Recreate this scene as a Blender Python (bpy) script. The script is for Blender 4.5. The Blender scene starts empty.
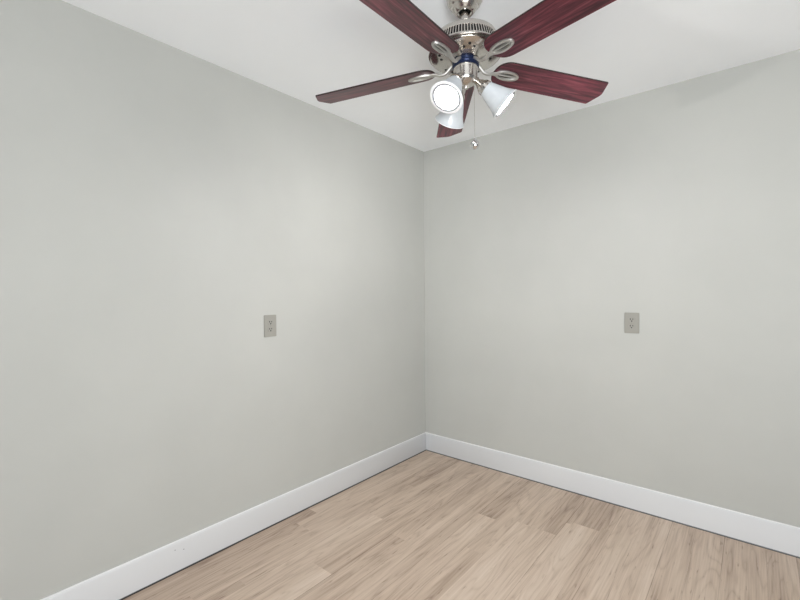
import bpy, bmesh, math, random
from mathutils import Vector, Matrix
random.seed(7)
C = bpy.context.scene.collection
PI = math.pi

# ------------------------------------------------------------------ camera
cam_d = bpy.data.cameras.new('camera'); cam = bpy.data.objects.new('camera', cam_d); C.objects.link(cam)
YAW, PITCH, ROLL = 0.69628, -0.01764, -0.00784
Fw = Vector((-math.sin(YAW)*math.cos(PITCH), math.cos(YAW)*math.cos(PITCH), math.sin(PITCH)))
Rt = Vector((math.cos(YAW), math.sin(YAW), 0)); Up = Rt.cross(Fw)
R2 = Rt*math.cos(ROLL)+Up*math.sin(ROLL); U2 = -Rt*math.sin(ROLL)+Up*math.cos(ROLL)
M = Matrix((R2, U2, -Fw)).transposed().to_4x4(); M.translation = Vector((2.06437, -2.78706, 1.29554))
cam.matrix_world = M
cam_d.sensor_fit = 'HORIZONTAL'; cam_d.sensor_width = 36.0; cam_d.lens = 36.0*422.12/800
cam_d.clip_start = 0.02
bpy.context.scene.camera = cam

# ------------------------------------------------------------------ world and lights
wd = bpy.data.worlds.new('daylight'); bpy.context.scene.world = wd; wd.use_nodes = True
bg = wd.node_tree.nodes['Background']
bg.inputs[0].default_value = (0.92, 0.965, 1.0, 1); bg.inputs[1].default_value = 0.20
def area(name, loc, target, sx, sy, watts, col=(.94, .975, 1)):
    ld = bpy.data.lights.new(name, 'AREA'); ld.shape = 'RECTANGLE'; ld.size = sx; ld.size_y = sy; ld.energy = watts; ld.color = col
    o = bpy.data.objects.new(name, ld); C.objects.link(o); o.location = loc
    o.rotation_euler = (Vector(target)-Vector(loc)).to_track_quat('-Z', 'Y').to_euler(); return o
area('wall_fill_light', (5.4, -6.4, 1.5), (0, 0, 1.2), 3.2, 2.4, 35)        # added area light, unseen behind the camera, fills both walls
area('ceiling_fill_light', (3.9, -4.7, .25), (0, 0, 2.2), 2.4, 1.6, 97, (.93, .975, 1)).data.spread = math.radians(100)    # added area light, out of view, lifts the ceiling and the corner
BULB = 920.0
vs = bpy.context.scene.view_settings
vs.view_transform = 'Standard'; vs.look = 'None'; vs.gamma = 1; vs.use_curve_mapping = False
vs.exposure = 0.0

# ------------------------------------------------------------------ materials
def s2l(r, g, b):
    f = lambda c: (c/255/12.92) if c/255 <= .04045 else ((c/255+.055)/1.055)**2.4
    return (f(r), f(g), f(b), 1)

class Mat:
    def __init__(s, name):
        s.m = bpy.data.materials.new(name); s.m.use_nodes = True
        s.t = s.m.node_tree; s.b = s.t.nodes['Principled BSDF']
    def n(s, kind, **kw):
        nd = s.t.nodes.new(kind)
        for k, v in kw.items():
            if k.startswith('i_'):
                key = k[2:]; key = int(key) if key.isdigit() else key.replace('_', ' ')
                nd.inputs[key].default_value = v
            else: setattr(nd, k, v)
        return nd
    def l(s, a, ao, b, bi): s.t.links.new(a.outputs[ao], b.inputs[bi])
    def p(s, **kw):
        for k, v in kw.items(): s.b.inputs[k.replace('_', ' ')].default_value = v
        return s

def ramp(mt, stops):
    r = mt.n('ShaderNodeValToRGB'); e = r.color_ramp.elements
    e[0].position, e[0].color = stops[0]; e[1].position, e[1].color = stops[-1]
    for pos, col in stops[1:-1]:
        x = e.new(pos); x.color = col
    return r

def paint(name, col, rough, mottle=.02, bump=.03, scale=160, spec=.5):
    """rolled wall paint: a touch of uneven coverage and a fine roller texture"""
    mt = Mat(name); mt.p(Roughness=rough, Specular_IOR_Level=spec)
    tc = mt.n('ShaderNodeTexCoord')
    nz = mt.n('ShaderNodeTexNoise', i_Scale=2.2, i_Detail=4.0, i_Roughness=.55); mt.l(tc, 'Object', nz, 'Vector')
    a = s2l(*[c*(1-mottle) for c in col]); b = s2l(*[min(255, c*(1+mottle)) for c in col])
    rp = ramp(mt, [(.3, a), (.7, b)]); mt.l(nz, 0, rp, 0); mt.l(rp, 0, mt.b, 'Base Color')
    n2 = mt.n('ShaderNodeTexNoise', i_Scale=scale, i_Detail=2.0); mt.l(tc, 'Object', n2, 'Vector')
    bp = mt.n('ShaderNodeBump', i_Strength=bump, i_Distance=.002); mt.l(n2, 0, bp, 'Height'); mt.l(bp, 0, mt.b, 'Normal')
    return mt

WALL = paint('grey_wall_paint', (181, 181, 176.5), .42, .012, .05, spec=.22).m
CEIL = paint('white_ceiling_paint', (244, 246, 248), .7, .006, .04).m

trim = Mat('white_trim_paint'); trim.p(Roughness=.32)
tc = trim.n('ShaderNodeTexCoord')
last = None
for (px, py, pz) in ((.013, -1.936, .094), (.013, -1.975, .108)):      # two small nail marks in the left board
    d = trim.n('ShaderNodeVectorMath', operation='DISTANCE'); d.inputs[1].default_value = (px, py, pz)
    trim.l(tc, 'Object', d, 0)
    lt = trim.n('ShaderNodeMath', operation='LESS_THAN'); lt.inputs[1].default_value = .0022; trim.l(d, 'Value', lt, 0)
    if last:
        ad = trim.n('ShaderNodeMath', operation='ADD'); trim.l(last, 0, ad, 0); trim.l(lt, 0, ad, 1); last = ad
    else: last = lt
mx = trim.n('ShaderNodeMix', data_type='RGBA'); mx.inputs[6].default_value = s2l(217, 218, 220); mx.inputs[7].default_value = s2l(120, 120, 120)
trim.l(last, 0, mx, 0); trim.l(mx, 2, trim.b, 'Base Color'); TRIM = trim.m

CAULK_HIGHLIGHT = paint('caulk_highlight_white', (236, 236, 236), .3, .004, .02).m  # caulk painted extra white for the highlight along the board's top
def wood_floor():
    mt = Mat('pale_oak_plank'); mt.p(Roughness=.45)
    at = mt.n('ShaderNodeAttribute', attribute_name='plank')           # R tone, G offset along, B offset across
    sp = mt.n('ShaderNodeSeparateColor'); mt.l(at, 'Color', sp, 0)
    tc = mt.n('ShaderNodeTexCoord'); sx = mt.n('ShaderNodeSeparateXYZ'); mt.l(tc, 'Object', sx, 0)
    def off(axis, comp, k):
        a = mt.n('ShaderNodeMath', operation='MULTIPLY_ADD'); a.inputs[1].default_value = k
        mt.l(sp, comp, a, 0); mt.l(sx, axis, a, 2); return a
    cx = mt.n('ShaderNodeCombineXYZ'); mt.l(off('X', 'Blue', 9.0), 0, cx, 0); mt.l(off('Y', 'Green', 23.0), 0, cx, 1)
    # broad figure, stretched along the board, bent by a slow warp so that it closes into cathedrals
    mp = mt.n('ShaderNodeMapping'); mp.inputs['Scale'].default_value = (7.5, .9, 1); mt.l(cx, 0, mp, 0)
    wn = mt.n('ShaderNodeTexNoise', i_Scale=1.0, i_Detail=2.5, i_Roughness=.5, i_Distortion=.35); mt.l(mp, 0, wn, 'Vector')
    ml = mt.n('ShaderNodeMath', operation='MULTIPLY'); ml.inputs[1].default_value = 12.0; mt.l(wn, 0, ml, 0)
    fr = mt.n('ShaderNodeMath', operation='PINGPONG'); fr.inputs[1].default_value = .5; mt.l(ml, 0, fr, 0)
    m1 = mt.n('ShaderNodeMath', operation='MULTIPLY'); m1.inputs[1].default_value = 2.0; mt.l(fr, 0, m1, 0)
    m2 = mt.n('ShaderNodeMath', operation='POWER'); m2.inputs[1].default_value = 3.0; mt.l(m1, 0, m2, 0)
    # fibres
    mp2 = mt.n('ShaderNodeMapping'); mp2.inputs['Scale'].default_value = (150, 3.2, 1); mt.l(cx, 0, mp2, 0)
    fb = mt.n('ShaderNodeTexNoise', i_Scale=1.0, i_Detail=4.0, i_Roughness=.6); mt.l(mp2, 0, fb, 'Vector')
    # long streaks of colour
    mp3 = mt.n('ShaderNodeMapping'); mp3.inputs['Scale'].default_value = (16, .8, 1); mt.l(cx, 0, mp3, 0)
    st = mt.n('ShaderNodeTexNoise', i_Scale=1.0, i_Detail=3.0, i_Roughness=.5); mt.l(mp3, 0, st, 'Vector')
    # short dark pores
    mp4 = mt.n('ShaderNodeMapping'); mp4.inputs['Scale'].default_value = (85, 11, 1); mt.l(cx, 0, mp4, 0)
    po = mt.n('ShaderNodeTexNoise', i_Scale=1.0, i_Detail=2.0); mt.l(mp4, 0, po, 'Vector')
    pr = ramp(mt, [(.64, (0, 0, 0, 1)), (.78, (1, 1, 1, 1))]); mt.l(po, 0, pr, 0)
    def wsum(terms, const):
        cur = None
        for nd, o, k in terms:
            a = mt.n('ShaderNodeMath', operation='MULTIPLY_ADD'); a.inputs[1].default_value = k; mt.l(nd, o, a, 0)
            if cur is None: a.inputs[2].default_value = const
            else: mt.l(cur, 0, a, 2)
            cur = a
        return cur
    tone = wsum([(sp, 'Red', 1.15), (m2, 0, -.20), (fb, 0, .85), (st, 0, .95), (pr, 0, -.38)], -.90)
    ed = mt.n('ShaderNodeAttribute', attribute_name='edge'); se = mt.n('ShaderNodeSeparateColor'); mt.l(ed, 'Color', se, 0)
    ls = mt.n('ShaderNodeMath', operation='LESS_THAN'); mt.l(se, 'Red', ls, 0); mt.l(se, 'Green', ls, 1)
    t2 = mt.n('ShaderNodeMath', operation='MULTIPLY_ADD'); t2.inputs[1].default_value = -.28; mt.l(ls, 0, t2, 0); mt.l(tone, 0, t2, 2); tone = t2
    rp = ramp(mt, [(0.0, s2l(142, 120, 104)), (.35, s2l(187, 166, 148)), (.6, s2l(206, 186, 168)), (1.0, s2l(224, 207, 192))])
    mt.l(tone, 0, rp, 0); mt.l(rp, 0, mt.b, 'Base Color')
    bp = mt.n('ShaderNodeBump', i_Strength=.12, i_Distance=.001); mt.l(fb, 0, bp, 'Height'); mt.l(bp, 0, mt.b, 'Normal')
    return mt.m
FLOOR = wood_floor()

def metal(name, col, rough, aniso=0):
    mt = Mat(name); mt.p(Metallic=1.0, Roughness=rough, Base_Color=s2l(*col))
    tc = mt.n('ShaderNodeTexCoord'); nz = mt.n('ShaderNodeTexNoise', i_Scale=60.0, i_Detail=2.0); mt.l(tc, 'Object', nz, 'Vector')
    mr = mt.n('ShaderNodeMapRange'); mr.inputs['To Min'].default_value = rough*.85; mr.inputs['To Max'].default_value = rough*1.15
    mt.l(nz, 0, mr, 0); mt.l(mr, 0, mt.b, 'Roughness')
    return mt.m
NICKEL = metal('brushed_nickel', (205, 200, 194), .22)
CAST = metal('satin_nickel', (200, 198, 194), .5)
CHROME = metal('polished_chrome', (225, 225, 225), .16)
def plain(name, col, rough, **kw):
    mt = Mat(name); mt.p(Roughness=rough, Base_Color=s2l(*col), **kw)
    tc = mt.n('ShaderNodeTexCoord'); nz = mt.n('ShaderNodeTexNoise', i_Scale=90.0); mt.l(tc, 'Object', nz, 'Vector')
    bp = mt.n('ShaderNodeBump', i_Strength=.02, i_Distance=.0005); mt.l(nz, 0, bp, 'Height'); mt.l(bp, 0, mt.b, 'Normal')
    return mt.m
DARK = plain('dark_recess', (12, 12, 13), .6)  # near-black, the shade in the floor gap and vents put into the colour
HUB = plain('flare_blue_steel', (34, 46, 78), .3, Metallic=.6)  # dark steel with the blue of the lens flare put into it
PLATE = plain('grey_beige_plastic', (150, 148, 141), .4)
RING = plain('unlit_rim_grey', (168, 170, 174), .7)  # grey painted in for the rim face out of the bulb's light
LIP = plain('lip_glow_white', (250, 250, 252), .35)  # near-white, the glow of the glass edge painted into the colour
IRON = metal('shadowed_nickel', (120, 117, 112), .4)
SLOT = plain('slot_black', (20, 20, 19), .6)

def blade_wood():
    mt = Mat('cherry_blade_veneer'); mt.p(Roughness=.4, Specular_IOR_Level=.3, Coat_Weight=.3, Coat_Roughness=.15)
    tc = mt.n('ShaderNodeTexCoord')
    mp = mt.n('ShaderNodeMapping'); mp.inputs['Scale'].default_value = (5, 70, 5); mt.l(tc, 'Object', mp, 0)
    nz = mt.n('ShaderNodeTexNoise', i_Scale=1.0, i_Detail=5.0, i_Roughness=.6, i_Distortion=.5); mt.l(mp, 0, nz, 'Vector')
    rp = ramp(mt, [(.30, s2l(40, 15, 22)), (.46, s2l(78, 29, 41)), (.58, s2l(106, 44, 56)), (.72, s2l(138, 74, 84))])
    mt.l(nz, 0, rp, 0); mt.l(rp, 0, mt.b, 'Base Color')
    return mt.m
BLADE = blade_wood()
EDGE = plain('dark_blade_edge', (38, 20, 22), .5)

def frosted():
    mt = Mat('frosted_glass'); nt = mt.t; nt.nodes.remove(mt.b)
    out = [n for n in nt.nodes if n.type == 'OUTPUT_MATERIAL'][0]
    tc = mt.n('ShaderNodeTexCoord'); nz = mt.n('ShaderNodeTexNoise', i_Scale=40.0); mt.l(tc, 'Object', nz, 'Vector')
    rp = ramp(mt, [(.3, (.62, .65, .68, 1)), (.7, (.68, .71, .73, 1))]); mt.l(nz, 0, rp, 0)
    df = mt.n('ShaderNodeBsdfDiffuse'); tr = mt.n('ShaderNodeBsdfTranslucent'); gl = mt.n('ShaderNodeBsdfGlossy', i_Roughness=.25)
    mt.l(rp, 0, df, 0); mt.l(rp, 0, tr, 0)
    m1 = mt.n('ShaderNodeMixShader', i_0=.008); mt.l(df, 0, m1, 1); mt.l(tr, 0, m1, 2)
    m2 = mt.n('ShaderNodeMixShader', i_0=.06); mt.l(m1, 0, m2, 1); mt.l(gl, 0, m2, 2)
    mt.l(m2, 0, out, 0)
    return mt.m
GLASS = frosted()
em = Mat('lit_bulb'); em.p(Base_Color=(1, 1, 1, 1), Emission_Color=(1, .985, .96, 1), Emission_Strength=BULB); BULB_M = em.m

# ------------------------------------------------------------------ mesh helpers
def obj(name, bm, mats, parent=None, sharp=35, smooth=True):
    bmesh.ops.recalc_face_normals(bm, faces=bm.faces)
    me = bpy.data.meshes.new(name); bm.to_mesh(me); bm.free()
    for m in (mats if isinstance(mats, (list, tuple)) else [mats]): me.materials.append(m)
    if smooth:
        me.polygons.foreach_set('use_smooth', [True]*len(me.polygons)); me.set_sharp_from_angle(angle=math.radians(sharp))
    o = bpy.data.objects.new(name, me); C.objects.link(o)
    if parent: o.parent = parent
    return o
def tag(o, label=None, cat=None, group=None, kind=None):
    for k, v in (('label', label), ('category', cat), ('group', group), ('kind', kind)):
        if v: o[k] = v
    return o
def empty(name, loc):
    o = bpy.data.objects.new(name, None); C.objects.link(o); o.location = loc; o.empty_display_size = .05; return o
def box(bm, c, s, bevel=0, mi=0):
    r = bmesh.ops.create_cube(bm, size=1, matrix=Matrix.Translation(c) @ Matrix.Diagonal((*s, 1)))
    fs = {f for v in r['verts'] for f in v.link_faces}
    if bevel:
        es = {e for v in r['verts'] for e in v.link_edges}
        q = bmesh.ops.bevel(bm, geom=list(es), offset=bevel, segments=2, affect='EDGES'); fs |= set(q['faces'])
    for f in fs:
        if f.is_valid: f.material_index = mi
def lathe(bm, prof, n=64, mat=Matrix(), mi=0, closed=False):
    """prof: (radius, z) pairs; a radius of 0 closes to a pole"""
    rings = []
    for r, z in prof:
        if r < 1e-6: rings.append([bm.verts.new(mat @ Vector((0, 0, z)))])
        else: rings.append([bm.verts.new(mat @ Vector((r*math.cos(2*PI*i/n), r*math.sin(2*PI*i/n), z))) for i in range(n)])
    pairs = list(zip(rings, rings[1:])) + ([(rings[-1], rings[0])] if closed else [])
    for a, b in pairs:
        for i in range(n):
            j = (i+1) % n
            if len(a) == 1 and len(b) == 1: break
            if len(a) == 1: f = bm.faces.new((a[0], b[j], b[i]))
            elif len(b) == 1: f = bm.faces.new((a[i], a[j], b[0]))
            else: f = bm.faces.new((a[i], a[j], b[j], b[i]))
            f.material_index = mi
def smoothpath(pts, n=6):
    pts = [Vector(p) for p in pts]; q = [pts[0]*2-pts[1]]+pts+[pts[-1]*2-pts[-2]]; out = []
    for i in range(1, len(q)-2):
        for k in range(n):
            t = k/n; a, b, c, d = q[i-1:i+3]
            out.append(.5*((2*b)+(c-a)*t+(2*a-5*b+4*c-d)*t*t+(3*b-a-3*c+d)*t**3))
    return out+[pts[-1]]
def sweep(bm, path, rx, ry, up=Vector((0, 0, 1)), n=12):
    """elliptical tube; rx across, ry along the up direction; each a number or a function of 0..1"""
    rings = []; L = len(path)
    for i, p in enumerate(path):
        d = (path[min(i+1, L-1)]-path[max(i-1, 0)]).normalized(); s = d.cross(up).normalized(); u = s.cross(d)
        t = i/(L-1); a = rx(t) if callable(rx) else rx; b = ry(t) if callable(ry) else ry
        rings.append([bm.verts.new(p+s*(a*math.cos(2*PI*k/n))+u*(b*math.sin(2*PI*k/n))) for k in range(n)])
    for a, b in zip(rings, rings[1:]):
        for k in range(n): bm.faces.new((a[k], a[(k+1) % n], b[(k+1) % n], b[k]))
    bm.faces.new(rings[0]); bm.faces.new(rings[-1])

# ------------------------------------------------------------------ the room
H = 2.44; XE, YE, WT = 4.4, -5.2, .12
bm = bmesh.new(); box(bm, (-WT/2, (YE+WT)/2, H/2), (WT, -YE+WT, H)); tag(obj('wall_left', bm, WALL, smooth=False), kind='structure')
bm = bmesh.new(); box(bm, (XE/2, WT/2, H/2), (XE, WT, H)); tag(obj('wall_back', bm, WALL, smooth=False), kind='structure')
bm = bmesh.new(); box(bm, ((XE-WT)/2, (YE+WT)/2, H+.05), (XE+WT, -YE+WT, .1)); tag(obj('ceiling', bm, CEIL, smooth=False), kind='structure')

# floor: boards laid along the left wall; strip edges and board ends where the photograph has them
STRIPS = [(0.0175, .10), (.10, .215), (.215, .288), (.288, .340), (.340, .445), (.445, .582), (.582, .71), (.71, .835), (.835, .95),
          (.95, 1.05), (1.05, 1.184), (1.184, 1.268), (1.268, 1.301), (1.301, 1.433), (1.433, 1.487), (1.487, 1.60), (1.60, 1.725), (1.725, 1.84), (1.84, 1.957),
          (1.957, 2.12), (2.12, 2.23)]
KNOWN = {0: ([-1.215], [.50, .30]), 1: ([-1.36], [.52, .42]), 2: ([-.93, -2.0], [.42, .50, .42]), 3: ([-.592, -1.81], [.24, .44, .36]), 4: ([-1.02], [.47, .55]),
         5: ([-1.52], [.46, .64]), 6: ([-1.1], [.46, .40]), 7: ([-1.9], [.50, .42]), 8: ([-.62], [.40, .48]), 9: ([-.95], [.50, .44]),
         10: ([-.56], [.48, .62]), 11: ([-.558], [.30, .60]), 12: ([-.40], [.42, .54]), 13: ([-.375], [.38, .60]), 14: ([-.33], [.42, .38]),
         15: ([-1.4], [.50, .55]), 16: ([-1.2], [.56, .45]), 17: ([-1.6], [.47, .5]), 18: ([-1.3], [.52, .45]), 19: ([-1.0], [.47, .55]), 20: ([-.9], [.44, .5])}
x = 2.23
while x < XE-.01:
    w = min(random.choice((.11, .125, .1)), XE-x); STRIPS.append((x, x+w)); x += w
bm = bmesh.new(); cl = bm.loops.layers.float_color.new('plank'); ce = bm.loops.layers.float_color.new('edge')
SEAMS = (.34, .582, .835, 1.05, 1.268, 1.487, 1.725, 1.957)
for i, (x0, x1) in enumerate(STRIPS):
    js, tones = KNOWN.get(i, ([], [])); js = list(js); tones = list(tones)
    y = js[-1] if js else -random.uniform(.2, 1.2)
    if not js: js.append(y)
    while y > YE+.4:
        y -= random.uniform(.9, 1.5); js.append(max(y, YE))
    js = [-.0175]+[j for j in js if j > YE]+[YE]
    for k, (a, b) in enumerate(zip(js, js[1:])):
        tone = (tones[k] if k < len(tones) else random.uniform(.36, .6)); cval = (tone, random.random(), random.random(), 1)
        vs_ = [bm.verts.new(v) for v in ((x0, b, 0), (x1, b, 0), (x1, a, 0), (x0, a, 0))]
        f = bm.faces.new(vs_)
        for lp in f.loops:
            lp[cl] = cval; lp[ce] = (lp.vert.co.x-x0, .0034 if x0 in SEAMS else .0009, 0, 1)
fl = obj('floor', bm, FLOOR, smooth=False); tag(fl, kind='structure')
if fl.data.polygons[0].normal.z < 0: fl.data.flip_normals()

# black strips painted for the shade in the expansion gap along the walls
bm = bmesh.new(); box(bm, (.012, YE/2, -.009), (.024, -YE, .006)); tag(obj('gap_shade_1', bm, DARK, smooth=False), kind='structure')
bm = bmesh.new(); box(bm, (XE/2+.012, -.012, -.009), (XE-.024, .024, .006)); tag(obj('gap_shade_2', bm, DARK, smooth=False), kind='structure')

def baseboard(name, horizontal):
    """flat 143 mm board with an eased top edge, standing a few millimetres clear of the floor"""
    h, t, g = .1435, .013, .006
    prof = [(0, g), (t, g), (t, h-.010), (t-.0012, h-.0065), (t-.0045, h-.0022), (t-.0085, h), (0, h)]
    bm = bmesh.new(); rows = []
    L = XE if horizontal else -YE
    for s in (0, 1):
        row = []
        for d, z in prof:
            a = d if s == 0 else L                        # mitred in the corner
            row.append(bm.verts.new((a, -d, z) if horizontal else (d, -a, z)))
        rows.append(row)
    n = len(prof)
    for k in range(n):
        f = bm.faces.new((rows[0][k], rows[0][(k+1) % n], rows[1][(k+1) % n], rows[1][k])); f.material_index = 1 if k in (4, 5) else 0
    bm.faces.new(rows[0]); bm.faces.new(rows[1])
    return tag(obj(name, bm, [TRIM, CAULK_HIGHLIGHT], sharp=50), kind='structure')
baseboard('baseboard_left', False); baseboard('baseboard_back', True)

# ------------------------------------------------------------------ wall outlets
def outlet(loc, rz, label):
    root = empty('wall_outlet', loc); root.rotation_euler = (0, 0, rz)   # local: x across, -y out of the wall, z up
    tag(root, label, 'outlet', 'wall outlets')
    bm = bmesh.new(); box(bm, (0, -.003, 0), (.079, .006, .122), .0022); obj('cover_plate', bm, PLATE, root)
    for s in (1, -1):
        bm = bmesh.new()
        pts = []
        for k in range(28):
            a = 2*PI*k/28; pts.append((.0172*math.cos(a), max(-.0135, min(.0135, .0172*math.sin(a)))))
        lo = [bm.verts.new((px, -.0055, s*.0195+pz)) for px, pz in pts]; hi = [bm.verts.new((px*.96, -.0078, s*.0195+pz*.96)) for px, pz in pts]
        for k in range(28): bm.faces.new((lo[k], lo[(k+1) % 28], hi[(k+1) % 28], hi[k]))
        bm.faces.new(hi)
        r = obj('receptacle', bm, PLATE, root)
        for sx, hh in ((-.0064, .0085), (.0064, .0068)):
            bm = bmesh.new(); box(bm, (sx, -.0079, s*.0195+.0035), (.0034, .0008, hh*1.1)); obj('slot', bm, SLOT, r, smooth=False)
        bm = bmesh.new(); lathe(bm, [(0, 0), (.0035, 0), (.0035, .0008), (0, .0008)], 14, Matrix.Translation((0, -.0076, s*.0195-.0078)) @ Matrix.Rotation(PI/2, 4, 'X'))
        obj('ground_hole', bm, SLOT, r)
    bm = bmesh.new(); lathe(bm, [(0, .0016), (.002, .0013), (.0031, .0004), (.0031, -.001)], 16, Matrix.Translation((0, -.006, 0)) @ Matrix.Rotation(PI/2, 4, 'X'))
    box(bm, (0, -.0076, 0), (.005, .0003, .0007), mi=1)
    obj('screw', bm, [PLATE, SLOT], root)
    return root
outlet((0, -1.450, 1.116), PI/2, 'grey duplex electrical outlet on the left wall')
outlet((1.5175, 0, 1.1055), 0, 'grey duplex electrical outlet on the right-hand wall')

# ------------------------------------------------------------------ the ceiling fan
CAZ = math.atan2(.64137, .76723)                         # azimuth of the camera's right
TX, TY = .00901, -.00761                                  # the fan hangs a fraction of a degree out of plumb
Rh = Vector((.76723, .64137, 0)); Fh = Vector((-.64137, .76723, 0))
fan = empty('ceiling_fan', (1.20716, -1.36026, H))
tag(fan, 'five-blade ceiling fan with dark red wooden blades and three lamps', 'ceiling fan')
A = (Vector((0, 0, 1))-Rh*TX-Fh*TY).normalized(); X = Vector((1, 0, 0)); X = (X-A*(X @ A)).normalized(); Y = A.cross(X)
fan.rotation_euler = Matrix((X, Y, A)).transposed().to_euler()

bm = bmesh.new()
lathe(bm, [(0, -.001), (.066, -.001), (.0695, -.004), (.0705, -.012), (.0680, -.026), (.061, -.040), (.0525, -.049), (.0505, -.0505), (.0495, -.053), (.046, -.058),
           (.039, -.067), (.034, -.072), (.0315, -.0735), (.027, -.073), (.0225, -.069), (.0222, -.040)])
can = obj('canopy', bm, NICKEL, fan)
bm = bmesh.new(); lathe(bm, [(.0218, -.045), (.0218, -.056), (.018, -.061), (.0145, -.063), (.0135, -.063)], 40); obj('ball_socket', bm, DARK, can)
bm = bmesh.new(); lathe(bm, [(.0132, -.045), (.0132, -.125), (.019, -.126), (.020, -.129), (.020, -.150), (.026, -.154)], 40); obj('downrod', bm, NICKEL, fan)

# motor housing: domed top, band of cooling slots, lip, shallow bowl
bm = bmesh.new()
lathe(bm, [(.020, -.142), (.034, -.145), (.062, -.149), (.090, -.1545), (.106, -.160), (.1165, -.167), (.1215, -.176), (.1235, -.184), (.1238, -.1875), (.1225, -.1885), (.112, -.1885)], 96)
lathe(bm, [(.120, -.2195), (.1342, -.2195), (.1368, -.2215), (.1382, -.2255), (.1412, -.2275), (.1425, -.2305), (.1405, -.2335), (.129, -.2340), (.1275, -.2372), (.1345, -.2385), (.1350, -.2405), (.1335, -.2420), (.128, -.2445),
           (.112, -.2495), (.095, -.253), (.078, -.2552), (.064, -.256), (.060, -.258), (.050, -.2585), (.03, -.2585)], 96)
hous = obj('motor_housing', bm, NICKEL, fan)
bm = bmesh.new()
lathe(bm, [(.1145, -.186), (.1225, -.221)], 96, mi=1)
NF = 78
for k in range(NF):
    a = 2*PI*k/NF; ca, sa = math.cos(a), math.sin(a); w = .0019
    P = lambda r, t, z: bm.verts.new((r*ca-t*sa, r*sa+t*ca, z))
    q = [P(.1142, -w, -.186), P(.1142, w, -.186), P(.1232, w, -.186), P(.1232, -w, -.186), P(.1215, -w, -.2215), P(.1215, w, -.2215), P(.1345, w, -.2215), P(.1345, -w, -.2215)]
    for ix in ((0, 1, 2, 3), (4, 5, 6, 7), (3, 2, 6, 7), (0, 1, 5, 4), (0, 3, 7, 4), (1, 2, 6, 5)): bm.faces.new([q[i] for i in ix])
obj('vent_grille', bm, [NICKEL, DARK], hous)
bm = bmesh.new()
bm.free()
for k in range(15):                                       # round holes in the bowl, in threes between the blades
    a = 2*PI*(k//3)/5+math.radians(57.1+36)+(k % 3-1)*.2; r = (.094, .108, .094)[k % 3]; z = -.2532 if r < .1 else -.2506
    bm = bmesh.new(); lathe(bm, [(0, -.0012), (.0052, -.0012), (.0056, .001)], 16, Matrix.Translation((r*math.cos(a), r*math.sin(a), z)))
    obj('cooling_hole', bm, DARK, hous)
bm = bmesh.new(); lathe(bm, [(.03, -.252), (.049, -.2575), (.0515, -.260), (.0515, -.268), (.0495, -.270), (.0515, -.272), (.0515, -.279), (.048, -.283), (.03, -.284)], 64); obj('flywheel', bm, HUB, fan)

# light kit: switch cup, three arms with bell shades
bm = bmesh.new()
lathe(bm, [(.030, -.281), (.0435, -.281), (.0465, -.284), (.0468, -.290), (.0455, -.293), (.0450, -.322), (.0435, -.331), (.038, -.340), (.028, -.347), (.014, -.351), (.011, -.352),
           (.0105, -.357), (.0075, -.362), (0, -.3635)], 64)
cup = obj('switch_housing', bm, NICKEL, fan)

# blades: the outline follows the underside; the blade is pitched and droops slightly
ZB, PIT, DROOP, RT, DL = -.27673, -.20346, .04374, .645, .0259
def bl(r, s, h): return Vector((r, s*math.cos(PIT)-h*math.sin(PIT), s*math.sin(PIT)+h*math.cos(PIT)-DROOP*r))
wid = lambda r: .0643+(.0684-.0643)*(r-.17)/(RT-DL-.17)
half = []
for k in range(0, 11):                                    # rounded root
    t = k/10*PI/2; r = .186-.064*math.cos(t)**.85; half.append((r, wid(.17)*math.sin(t)**.88))
for k in range(1, 12): r = .186+(RT-DL-.004-.186)*k/11; half.append((r, wid(r)))
half += [(RT-DL-.001, wid(RT-DL)-.0012), (RT-DL+.001, wid(RT-DL)-.005), (RT-.010, .024), (RT-.0062, .015), (RT-.0042, .008)]
outl = half+[(RT-.0035, 0)]+[(r, -s) for r, s in reversed(half) if s > 1e-6]
outl = [(r, s) for i, (r, s) in enumerate(outl) if i == 0 or (Vector((r, s))-Vector(outl[i-1])).length > 1e-5]
bm = bmesh.new()
c2 = Vector((.38, 0))
def ring(h, shrink):
    out = []
    for r, s in outl:
        v = Vector((r, s)); out.append(bm.verts.new(bl(*(v-(v-Vector((min(max(r, .2), .6), 0))).normalized()*shrink), h)))
    return out
ra, rb, rc, rd = ring(0, .0012), ring(.0012, 0), ring(.0052, 0), ring(.0064, .0012)
n = len(outl)
for a, b in ((ra, rb), (rb, rc), (rc, rd)):
    for k in range(n):
        f = bm.faces.new((a[k], a[(k+1) % n], b[(k+1) % n], b[k])); f.material_index = 1
bm.faces.new(ra); bm.faces.new(rd)
blade = obj('blade', bm, [BLADE, EDGE], fan, sharp=25)
blade.location = (0, 0, ZB)

# blade iron: cast arm from the flywheel to an oval medallion with a rib between two slots
bm = bmesh.new(); CR = .180
def oval(a, b, h, n=40, sh=0): return [bm.verts.new(bl(CR+sh+a*math.cos(2*PI*k/n)*(1+.0*math.cos(2*PI*k/n)), b*math.sin(2*PI*k/n), h)) for k in range(n)]
rr = [oval(.0515, .0245, .0), oval(.052, .025, -.0035), oval(.0505, .0235, -.0065), oval(.0460, .0195, -.0078), oval(.0410, .0150, -.0062), oval(.0390, .0130, -.0012)]
for a, b in zip(rr, rr[1:]):
    for k in range(40): bm.faces.new((a[k], a[(k+1) % 40], b[(k+1) % 40], b[k]))
bm.faces.new(rr[-1]); bm.faces.new(rr[0])
sweep(bm, [bl(CR+t*.041, 0, -.0038) for t in (-1, -.5, 0, .5, 1)], .0032, .003)
pth = smoothpath([(.046, 0, -.264-ZB), (.060, 0, -.272-ZB), (.080, 0, -.2895-ZB), (.102, 0, -.2915-ZB), (.120, 0, bl(.12, 0, -.005).z), (.135, 0, bl(.135, 0, -.004).z)])
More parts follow.
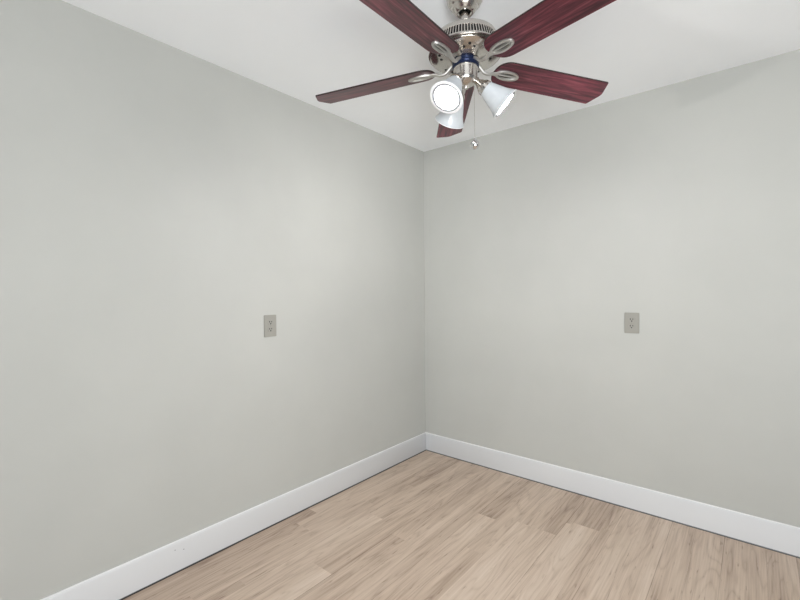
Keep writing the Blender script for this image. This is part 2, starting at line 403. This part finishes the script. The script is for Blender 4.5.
sweep(bm, pth, lambda t: .0100-.0032*math.sin(PI*min(1, t*1.05))+(.004*max(0, t-.7)/.3), lambda t: .0062-.0014*t)
iron = obj('blade_iron', bm, CAST, blade, sharp=40)
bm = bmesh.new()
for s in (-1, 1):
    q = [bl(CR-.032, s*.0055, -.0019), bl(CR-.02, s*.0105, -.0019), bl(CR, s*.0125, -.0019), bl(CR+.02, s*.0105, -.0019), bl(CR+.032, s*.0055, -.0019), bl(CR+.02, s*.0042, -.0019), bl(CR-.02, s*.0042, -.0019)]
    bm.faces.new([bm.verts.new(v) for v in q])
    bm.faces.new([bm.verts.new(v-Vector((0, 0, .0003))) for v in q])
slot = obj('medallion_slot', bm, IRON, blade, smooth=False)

AZ0 = .99648
for k in range(5):
    if k == 0: b = blade
    else:
        b = blade.copy(); C.objects.link(b)
        for ch in (iron, slot):
            c = ch.copy(); C.objects.link(c); c.parent = b
    b.rotation_euler = (0, 0, AZ0+k*2*PI/5)

# bell shades of frosted glass; local z runs out along the shade
def lamp(az, lit_label):
    e = Vector((math.cos(az), math.sin(az), 0)); ax = (e*math.cos(TILT)+Vector((0, 0, -math.sin(TILT)))).normalized()
    base = e*LR+Vector((0, 0, LZ))
    m = ax.to_track_quat('Z', 'Y').to_matrix().to_4x4(); m.translation = base
    bm = bmesh.new()
    lathe(bm, [(.0245, .004), (.0275, .012), (.0325, .026), (.0375, .042), (.0425, .060), (.0480, .078), (.0545, .094), (.0600, .1030), (.0625, .1068), (.0632, .1085), (.0625, .1094), (.0542, .1096),
               (.0455, .1088), (.0452, .1050), (.0500, .0985), (.0492, .088), (.0452, .078), (.0398, .060), (.0348, .042), (.0298, .026), (.0248, .012), (.0215, .004)], 64, m, closed=True)
    for f in bm.faces:                                     # grey ring painted as an unlit face inside the whitened lip
        rr_ = [(m.inverted() @ v.co) for v in f.verts]; zz = sum(v.z for v in rr_)/len(rr_); q_ = sum(Vector((v.x, v.y)).length for v in rr_)/len(rr_)
        if abs(zz-.1092) < .0007 and q_ < .0525: f.material_index = 1
        elif zz > .1065: f.material_index = 2
    sh = obj('lamp_shade', bm, [GLASS, RING, LIP], fan, sharp=60)
    if lit_label: sh['label'] = lit_label
    bm = bmesh.new(); lathe(bm, [(0, -.040), (.009, -.040), (.0115, -.034), (.0135, -.026), (.021, -.012), (.0275, -.002), (.0292, .004), (.0292, .013), (.0278, .014), (.0268, .012)], 48, m)
    obj('socket_cap', bm, NICKEL, sh)
    bm = bmesh.new(); lathe(bm, [(.012, -.002), (.014, .010), (.014, .032), (.020, .045), (.0275, .061), (.0295, .073), (.0270, .086), (.018, .096), (0, .1005)], 40, m); obj('bulb', bm, BULB_M, sh)
    bm = bmesh.new(); sweep(bm, smoothpath([e*.032+Vector((0, 0, -.322)), e*.044+Vector((0, 0, -.325)), base-ax*.034]), .0085, .0085)
    obj('lamp_arm', bm, NICKEL, fan)
TILT, LR, LZ = math.radians(41), .067, -.355
for rel, tilt in ((228.5, 52.5), (358, 41), (109, 43)):
    TILT = math.radians(tilt); lamp(CAZ+math.radians(rel), None)

# pull chain with a round knob
pc_ = Rh*.026+Fh*-.030
bm = bmesh.new(); z = -.338
sweep(bm, [pc_+Vector((0, 0, -.330)), pc_+Vector((0, 0, -.560))], .0006, .0006, up=Vector((0, 1, 0)), n=6)
while z > -.562:
    bmesh.ops.create_icosphere(bm, subdivisions=1, radius=.0011, matrix=Matrix.Translation(pc_+Vector((0, 0, z)))); z -= .0042
ch = obj('pull_chain', bm, CAST, fan)
bm = bmesh.new(); mk = Matrix.Translation(pc_+Vector((0, 0, -.5885)))
prof = [(0, .022), (.0028, .0215), (.0034, .018), (.0036, .0138)]+[(.0138*math.sin(a), .0138*math.cos(a)) for a in [math.radians(d) for d in range(20, 180, 16)]]+[(0, -.0138)]
lathe(bm, prof, 32, mk @ Matrix.Scale(1.2, 4))
obj('chain_knob', bm, CHROME, ch)
